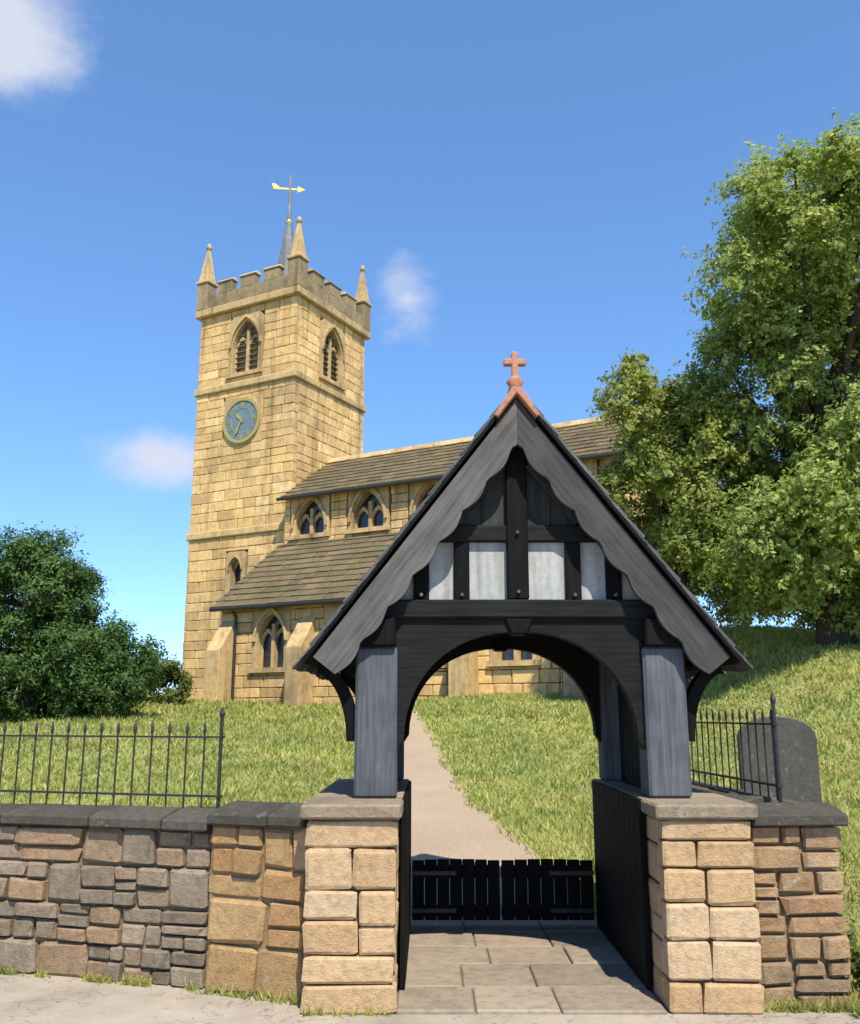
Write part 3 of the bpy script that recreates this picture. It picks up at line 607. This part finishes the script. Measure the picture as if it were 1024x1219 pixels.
# right wall and its return
rw_ = empty('garden_wall', (0, 0, 0), 0, 'short tan and brown stone wall beside the pier with grassy bank at its end', 'wall')
RA = Vector((1.835, 5.57, 0)); RL = .54; MR = Matrix.Translation(RA) @ Matrix.Rotation(R(3), 4, 'Z')
MB().box((.0, .05, -.2), (RL-.05, .40, .98)).build('wall_core', M['mortar'], rw_, M=MR)
clad(rw_, rw_, RA, R(3), RL, .98, (.09, .14), (.20, .36), 'brown', .12, .016, 220, (), .016)
re = MR @ Vector((RL, .115, 0)); clad(rw_, rw_, re, R(93), 3.285, .98, (.11, .19), (.2, .4), 'grey', .12, .013, 221, (), .010)
MB().box((RL-.40, .405, -.2), (RL-.05, 3.4, .98)).build('wall_core', M['mortar'], rw_, M=MR)
coping(rw_, MR, RL+.03, .42, .982, (.4, .6), 7)
coping(rw_, MR @ Matrix.Translation((RL+.0, .47, 0)) @ Matrix.Rotation(R(90), 4, 'Z'), 2.9, .42, .982, (.4, .6), 8)
railing('iron_railing', MR @ Matrix.Translation((RL-.21, .30, 0)) @ Matrix.Rotation(R(90), 4, 'Z'), 2.9, 1.085, .56, 'short black iron railings on the wall that turns back beside the bank')

# ------------------------------------------------------------------ lychgate
GX = .565; YF, YB = 5.75, 7.75; EZ, AZ_ = 1.93, 3.60; HWD = 1.285
lg = empty('lychgate', (GX, 6.5, 0), 0, 'dark timber lychgate with steep slated gable, pale panels and arched opening on stone piers', 'lychgate')
LM = Matrix.Translation((-GX, -6.5, 0))
def lp(mb, name, mat, parent=lg, bevel=0, **k): return mb.build(name, M[mat], parent, M=LM, bevel=bevel, **k)
XL, XR = -.19, 1.31                       # clear opening
for side, (x0, x1) in (('l', (-.71, XL)), ('r', (XR, 1.83))):
    H_ = 1.02
    c_ = lp(MB().box((x0+.06, 5.56, -.2), (x1-.06, 7.56, H_)), 'pier', 'mortar')
    for og, rz, W_ in (((x0, 5.50), 0, x1-x0), ((x1, 5.615), R(90), 1.89), ((x1, 7.62), R(180), x1-x0), ((x0, 7.505), R(270), 1.89)):
        clad(c_, lg, (og[0]-GX, og[1]-6.5, 0), rz, W_, H_, (.13, .18), (.26, .46), 'pier', .12, .010, 300+int(10*x0)+int(rz*10), (), .007)
    y = 5.47
    for k, l in enumerate((.55, .57, .52, .54)):
        lp(MB().box((x0-.03, y, H_+.002), (x1+.03, y+l-.008, H_+.085)), 'cap_stone', 'cap', c_, bevel=.014); y += l
    # timber lining of the passage
    xi = XR if side == 'r' else XL; sgn = -1 if side == 'r' else 1; yb = 5.86
    while yb < 7.5:
        a, b = sorted((xi+sgn*.012, xi+sgn*.045)); lp(MB().box((a, yb, .04), (b, yb+.145, 1.10)), 'lining_board', 'oak_black', bevel=.004); yb += .15
PZ = 1.107
posts = {}
for nm, px in (('l', GX-.90), ('r', GX+.90)):
    for py in (5.97, 7.45):
        lp(MB().box((px-.13, py-.125, PZ), (px+.13, py+.125, 2.02)), 'post', 'oak_grey', bevel=.016)
    lp(MB().box((px-.12, 5.80, 2.02), (px+.12, 7.62, 2.198)), 'wall_plate', 'oak_black', bevel=.012)
    for yb in np.arange(6.10, 7.25, .145): lp(MB().box((px-.02, yb, PZ), (px+.02, yb+.138, 2.02)), 'side_board', 'oak_black', bevel=.004)
    # eaves brackets
    sg = -1 if nm == 'l' else 1
    for py in (5.97, 7.45):
        pts = [(px+sg*(.11+.30*(1-math.cos(q))), 1.44+.50*math.sin(q)) for q in np.linspace(0, 1.45, 9)]; o2 = [(x-sg*.0+sg*.085*math.cos(q)*.9, z-.075*math.sin(q)-.05*math.cos(q)*0) for (x, z), q in zip(pts, np.linspace(0, 1.45, 9))]
        lp(MB().ring(pts, o2, py-.05, py+.05), 'eaves_brace', 'oak_black')
def truss(y, front):
    lp(MB().box((GX-1.10, y-.09, 2.2), (GX+1.10, y+.09, 2.32)), 'tie_beam', 'oak_beam', bevel=.012)
    lp(MB().box((GX-.66, y-.06, 2.70), (GX+.66, y+.06, 2.81)), 'collar', 'oak_beam', bevel=.01)
    for sg in (-1, 1):
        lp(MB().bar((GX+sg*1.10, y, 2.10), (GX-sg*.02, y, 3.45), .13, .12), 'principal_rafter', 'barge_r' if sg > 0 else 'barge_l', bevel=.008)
    lp(MB().box((GX-.07, y-.075, 2.32), (GX+.07, y+.075, 3.42)), 'king_post', 'oak_black', bevel=.01)
    for dx in (-.62, -.36, .36, .62):
        lp(MB().box((GX+dx-.05, y-.05, 2.32), (GX+dx+.05, y+.05, 2.70)), 'stud', 'oak_black', bevel=.008)
    # pale infill panes between the studs, dark boards above the collar
    for x0, x1 in ((-.57, -.41), (-.31, -.07), (.07, .31), (.41, .57)):
        lp(MB().box((GX+x0, y-.012, 2.32), (GX+x1, y+.012, 2.70)), 'infill_panel', 'plaster')
    for sg in (-1, 1):
        tri = [(GX+sg*.67, 2.32), (GX+sg*.93, 2.32), (GX+sg*.67, 2.60)]
        lp(MB().prism(tri, y-.012, y+.012), 'infill_panel', 'plaster')
        for k in range(3):
            xa, xb = .07+k*.16, .07+(k+1)*.16-.006; zt = lambda x: 3.44-x*1.2
            lp(MB().prism([(GX+sg*xa, 2.81), (GX+sg*xb, 2.81), (GX+sg*xb, max(2.84, zt(xb))), (GX+sg*xa, zt(xa))], y-.018, y+.014), 'gable_board', 'oak_mid')
        lp(MB().bar((GX+sg*.40, y-.05, 2.83), (GX+sg*.09, y-.05, 3.22), .07, .05), 'strut', 'oak_mid')
    for px_, pz_ in ((-.95, 2.25), (-.90, 2.29), (.95, 2.25), (.90, 2.29), (-.62, 2.35), (-.36, 2.35), (.36, 2.35), (.62, 2.35), (0, 2.37), (-.5, 2.755), (.5, 2.755), (0, 2.755)):
        lp(MB().tube([(GX+px_, y-.098, pz_), (GX+px_, y-.05, pz_)], .011, 8), 'peg', 'oak_grey')
    # arched braces under the tie beam
    for sg in (-1, 1):
        inn = []; out = []
        for q in np.linspace(0, math.pi/2, 13):
            x = .73*math.cos(q)**.9 if q < 1.5707 else 0; z = 1.45+.67*math.sin(q)
            inn.append((GX+sg*x, z)); out.append((GX+sg*(.79 if q < .95 else .79*(1-(q-.95)/(math.pi/2-.95))**1.0+.0), min(2.2, 1.36+ (q/.95)*.9) if q < .95 else 2.2))
        lp(MB().ring(inn, out, y-.055, y+.055), 'arch_brace', 'oak_beam')
    lp(MB().box((GX-.79, y-.07, 2.15), (GX+.79, y+.07, 2.26)) if False else MB().prism([(GX-.05, 2.10), (GX+.05, 2.10), (GX+.09, 2.2), (GX-.09, 2.2)], y-.085, y+.085), 'boss', 'oak_black', bevel=.01)
truss(5.95, True); truss(7.47, False)
# bargeboards with scalloped lower edge, both gables
sl = math.atan2(AZ_-EZ, HWD); SL = math.hypot(HWD, AZ_-EZ)
for y0 in (YF-.002, YB-.038):
    for sg in (-1, 1):
        n = 60; top = []; bot = []
        for k in range(n+1):
            s_ = SL*k/n; ph = (s_ % .26)/.26; dep = .17+.035*abs(math.sin(math.pi*ph))
            x = HWD-s_*math.cos(sl); z = EZ+s_*math.sin(sl)
            top.append((GX+sg*x, z+.02)); bx = x-math.sin(sl)*dep; bot.append((GX+sg*max(bx, 0), z+.02-math.cos(sl)*dep if bx > 0 else z+.02-math.cos(sl)*dep))
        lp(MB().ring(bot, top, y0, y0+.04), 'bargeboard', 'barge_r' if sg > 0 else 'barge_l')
# rafters
for y in np.linspace(6.1, 7.3, 4):
    for sg in (-1, 1): lp(MB().bar((GX+sg*(HWD-.03), y, EZ+.0), (GX+sg*.02, y, AZ_-.06), .06, .09), 'rafter', 'oak_black')
# roof boarding and slates
SV = slate_unit('slate', M['slate'], .012); bk = MB()
for sg in (-1, 1):
    d = Vector((-sg*math.cos(sl), 0, math.sin(sl))); nrm = Vector((sg*math.sin(sl), 0, math.cos(sl))); ex = d.cross(nrm)
    Mx = Matrix.Identity(4); Mx.col[0] = (*ex, 0); Mx.col[1] = (*d, 0); Mx.col[2] = (*nrm, 0)
    y_start = YF-.03 if ex.y > 0 else YB+.03
    Mx.col[3] = (GX+sg*(HWD+.04), y_start, EZ-.04, 1); L_ = YB-YF+.06
    bd = MB().box((0, .01, -.02+.045), (L_, SL+.03, .045)).build('roof', M['oak_black'], lg, M=LM @ Mx)
    slating(bd, lg, LM @ Mx @ Matrix.Translation((0, 0, .047)), L_, SL+.03, .17, .20, .013, SV, 41+sg, 300, bk)
for i in range(7):
    y0 = YF-.05+i*.30; lp(MB().prism([(GX-.15, AZ_-.10), (GX-.03, AZ_+.09), (GX+.03, AZ_+.09), (GX+.15, AZ_-.10), (GX+.125, AZ_-.115), (GX, AZ_+.05), (GX-.125, AZ_-.115)], y0, y0+.295), 'ridge_tile', 'terracotta', bevel=.006)
f_ = lp(MB().tube([(GX, YF+.06, AZ_+.06), (GX, YF+.06, AZ_+.13), (GX, YF+.06, AZ_+.16), (GX, YF+.06, AZ_+.20)], [.06, .04, .06, .025], 10), 'finial', 'terracotta', smooth=True)
lp(MB().box((GX-.022, YF+.035, AZ_+.18), (GX+.022, YF+.085, AZ_+.37)), 'cross_upright', 'terracotta', f_, bevel=.008)
lp(MB().box((GX-.075, YF+.037, AZ_+.275), (GX+.075, YF+.083, AZ_+.32)), 'cross_arm', 'terracotta', f_, bevel=.008)

# low double gate hung at the back posts
gt = empty('low_gate', (GX, 7.60, .0), 0, 'low solid black timber double gate closing the foot of the arch', 'gate')
for a, b in ((XL+.05, .540), (.550, XR-.05)):
    lf = MB().box((a, 6.90, .37), (b, 6.945, .46)).build('top_rail', M['oak_beam'], gt, M=Matrix.Translation((-GX, -6.92, 0)), bevel=.006)
    MB().box((a, 6.90, .09), (b, 6.945, .17)).build('bottom_rail', M['oak_beam'], gt, M=Matrix.Translation((-GX, -6.92, 0)), bevel=.006)
    n = 7; st_ = (b-a)/n
    for i in range(n): MB().box((a+i*st_+.003, 6.875, .07), (a+(i+1)*st_-.003, 6.899, .50+.012*math.sin(math.pi*(i+.5)/n))).build('board', M['oak_black'], gt, M=Matrix.Translation((-GX, -6.92, 0)), bevel=.004)
    hx = a if a < 0 else b; sg = 1 if a < 0 else -1
    for z in (.14, .41): MB().box((min(hx, hx+sg*.34), 6.868, z-.015), (max(hx, hx+sg*.34), 6.8745, z+.015)).build('hinge_strap', M['iron'], gt, M=Matrix.Translation((-GX, -6.92, 0)))
# threshold flags
fl = MB().box((XL-.02, 5.54, -.1), (XR+.02, 7.8, .010)).build('threshold', M['mortar']); fl['kind'] = 'structure'
rr = random.Random(3); y = 5.50
for r_ in range(5):
    l = (.46, .52, .46, .44, .42)[r_]; x = XL+.006
    while x < XR-.02:
        wv = rr.uniform(.38, .62)
        if XR-(x+wv) < .3: wv = XR-x-.006
        MB().box((x, y, -.05), (x+wv-.010, y+l-.010, .026+rr.uniform(0, .008))).build('flagstone', M['flag'], fl, bevel=.008); x += wv
    y += l

# ------------------------------------------------------------------ headstone behind the right wall
hx, hy = 3.35, 9.2; hz = float(hgt(hx, hy))
hs = empty('headstone', (hx, hy, hz), R(-8), 'dark grey round-topped headstone on the grass behind the right wall', 'gravestone')
arc = [(-.36, 0), (-.36, .78)]+[(-.36*math.cos(q), .80+.20*math.sin(q)) for q in np.linspace(0, math.pi, 13)]+[(.36, .78), (.36, 0)]
MB().prism(arc, -.06, .06).build('slab', M['headstone'], hs, bevel=.012); MB().box((-.44, -.13, -.1), (.44, .13, .12)).build('base', M['headstone'], hs, bevel=.015)

# ------------------------------------------------------------------ trees and plants
def tree(name, base, trunk_h, tr, ells, nleaf, lsize, mat, label, seed, clump_r=(.45, .9), nclump=140, limbs=14, asp=.55, group=None, hollow=.45):
    rr = np.random.default_rng(seed); t_ = empty(name, base, 0, label, 'tree', group); B = np.array(base)
    vol = np.array([a[3]*a[4]*a[5] for a in ells])**.67; pr = vol/vol.sum(); C = []; RAD = []
    while len(C) < nclump:
        e = ells[rr.choice(len(ells), p=pr)]; d = rr.normal(size=3); d /= np.linalg.norm(d); q = (hollow+(1-hollow)*rr.random()**.6)
        p = np.array(e[:3])+d*q*np.array(e[3:6]); r = rr.uniform(*clump_r)
        if all(np.linalg.norm(p-c) > .55*max(r, k) for c, k in zip(C[-60:], RAD[-60:])): C.append(p); RAD.append(r)
    C = np.array(C); RAD = np.array(RAD); w_ = RAD**2; cnt = np.maximum(10, (nleaf*w_/w_.sum()).astype(int))
    mid_ = np.array([np.average([e[i] for e in ells], weights=vol) for i in range(3)])
    TWC = []; TWD = []; TWL = []
    for c_, r_ in zip(C, RAD):
        k_ = int(26+70*r_); dd = rr.normal(size=(k_, 3)); o_ = c_-mid_; dd += .55*o_/(np.linalg.norm(o_)+1e-6)+np.array([0, 0, .15]); dd /= np.linalg.norm(dd, axis=1)[:, None]
        TWC.append(np.repeat(c_[None], k_, 0)+rr.normal(size=(k_, 3))*r_*.22); TWD.append(dd); TWL.append(r_*rr.uniform(.45, 1.35, k_))
    TWC = np.concatenate(TWC); TWD = np.concatenate(TWD); TWL = np.concatenate(TWL)
    idx = rr.choice(len(TWC), size=nleaf, p=TWL/TWL.sum()); n = nleaf; d = TWD[idx]; q = .2+.8*rr.random(n)**.7
    off = d*(q*TWL[idx])[:, None]; off[:, 2] -= .22*(q**2)*TWL[idx]; off += rr.normal(size=(n, 3))*lsize*(.75-.3*q)[:, None]; off[:, 2] *= .85
    cen = TWC[idx]+off; nor = d*.85+rr.normal(size=(n, 3))*.42+np.array([0, -.12, .4]); nor /= np.linalg.norm(nor, axis=1)[:, None]
    up = rr.normal(size=(n, 3)); size = lsize*(.45+.95*rr.random(n))
    cards('crown', cen-B, nor, up, size, asp, mat, t_)
    tm = MB(); top = Vector((0, 0, trunk_h)); k = 6
    pts = [Vector((.12*math.sin(i*1.3+seed), .1*math.cos(i*1.7+seed), trunk_h*i/k)) for i in range(k+1)]; pts[0] = Vector((0, 0, -.3))
    tm.tube(pts, [tr*(1.35 if i == 0 else 1-.45*i/k) for i in range(k+1)], 12).build('trunk', M['bark'], t_, smooth=True)
    order = rr.permutation(len(C))[:limbs]
    for j in order:
        e = Vector(C[j]-B); f = rr.uniform(.35, .98); s0 = pts[int(f*k)]; m1 = s0.lerp(e, .35)+Vector((0, 0, .25*(e-s0).length*.5)); m2 = s0.lerp(e, .7)+Vector((0, 0, .15*(e-s0).length*.5))
        r0 = tr*.45*rr.uniform(.6, 1); MB().tube([s0, m1, m2, e], [r0, r0*.7, r0*.42, r0*.12], 7).build('limb', M['bark'], t_, smooth=True)
    return t_
def E(u, v, Y, ru, rv, ry):
    c = at(u, v, Y); return (c.x, c.y, c.z, ru*Y/F_PX, ry, rv*Y/F_PX)
Y1 = 20.5
b = at(1000, 800, Y1); b.z = float(hgt(b.x, b.y))
tree('broadleaf_tree', (b.x, b.y, b.z), 5.2, .36,
     [E(1000, 290, Y1-1.2, 150, 140, 3.0), E(912, 318, Y1-1.4, 85, 100, 2.2), E(1100, 330, Y1, 170, 190, 3.6), E(930, 480, Y1+1.2, 110, 100, 2.8), E(1060, 560, Y1-.4, 130, 130, 3.1), E(940, 635, Y1-.6, 95, 75, 2.5), E(1030, 670, Y1-1, 80, 60, 2.2), E(900, 670, Y1-.3, 60, 40, 1.7)],
     300000, .118, M['leaf_tree'], 'tall spreading green broadleaf tree standing behind the right wall', 5, (.35, 1.05), 230, 44)
Y2 = 21.5
b = at(815, 850, Y2); b.z = float(hgt(b.x, b.y))
tree('broadleaf_tree', (b.x, b.y, b.z), 3.4, .18,
     [E(775, 500, Y2, 55, 75, 1.4), E(830, 560, Y2, 80, 110, 1.8), E(850, 650, Y2, 80, 50, 1.6), E(775, 590, Y2, 50, 75, 1.2)],
     90000, .115, M['leaf_small'], 'smaller yellow-green broadleaf tree between the lychgate roof and the tall tree', 8, (.35, .7), 110, 16)
Y4 = 27
b = at(985, 780, Y4); b.z = float(hgt(b.x, b.y))
tree('bushy_tree', (b.x, b.y, b.z), 2.4, .2,
     [E(890, 685, Y4, 60, 40, 1.5), E(970, 680, Y4, 80, 65, 1.8), E(1070, 680, Y4, 80, 70, 1.8), E(930, 640, Y4, 70, 60, 1.5), E(1040, 715, Y4, 60, 35, 1.5)],
     80000, .13, M['leaf_small'], 'low bushy tree beyond the sunny lawn behind the tall tree', 13, (.4, .75), 120, 8)
Y3 = 25
b = at(35, 838, Y3); b.z = float(hgt(b.x, b.y))
tree('yew_tree', (b.x, b.y, b.z), 3.4, .30,
     [E(38, 715, Y3, 66, 80, 1.9), E(75, 770, Y3, 60, 55, 1.7), E(-50, 730, Y3, 80, 95, 2.0), E(140, 782, Y3, 36, 42, 1.1), E(20, 810, Y3, 130, 38, 1.9), E(-60, 815, Y3, 80, 30, 1.8), E(110, 815, Y3, 60, 28, 1.5)],
     150000, .12, M['leaf_yew'], 'dense dark green yew tree on the lawn left of the tower', 3, (.32, .62), 310, 10, .38, hollow=.3)

Y5 = 30
b = at(178, 830, Y5); b.z = float(hgt(b.x, b.y))
tree('shrub', (b.x, b.y, b.z), .9, .06, [E(165, 805, Y5, 34, 28, 1.0), E(195, 815, Y5, 26, 20, .8), E(135, 800, Y5, 30, 34, 1.0)],
     26000, .11, M['leaf_weed'], 'low mid-green shrub between the yew tree and the foot of the tower', 21, (.22, .42), 60, 4, .5)
def weed(base, n, h, sp, label, seed):
    rr = np.random.default_rng(seed); t_ = empty('leafy_weed', base, 0, label, 'plant', 'weeds along the foot of the walls')
    cen = []; nor = []
    for s_ in range(n):
        a = rr.random()*6.283; tip = np.array([math.cos(a)*sp*rr.random(), math.sin(a)*sp*rr.random(), h*rr.uniform(.5, 1)])
        MB().tube([(0, 0, -.01), tuple(tip*.55+np.array([0, 0, .03])), tuple(tip)], [.004, .003, .0015], 5).build('stem', M['leaf_weed'], t_)
        for q in np.linspace(.25, 1, 7):
            for _ in range(2): cen.append(tip*q+rr.normal(size=3)*.012+np.array([0, 0, .01])); d = rr.normal(size=3)*.6+np.array([0, 0, 1]); nor.append(d/np.linalg.norm(d))
    cen = np.array(cen); nor = np.array(nor); cards('foliage', cen, nor, rr.normal(size=cen.shape), .05+.03*rr.random(len(cen)), .5, M['leaf_weed'], t_)
WL = 'small green weed with pale leaves growing on the bank beside the right wall'
for i, (x, y, n, h) in enumerate(((2.48, 5.50, 7, .26), (2.62, 5.62, 9, .34), (2.82, 5.57, 8, .28), (2.97, 5.8, 8, .36), (2.53, 5.84, 8, .40), (2.74, 6.05, 9, .42))):
    weed((x, y, float(hgt(x, y))), n, h, .16, WL, 60+i)
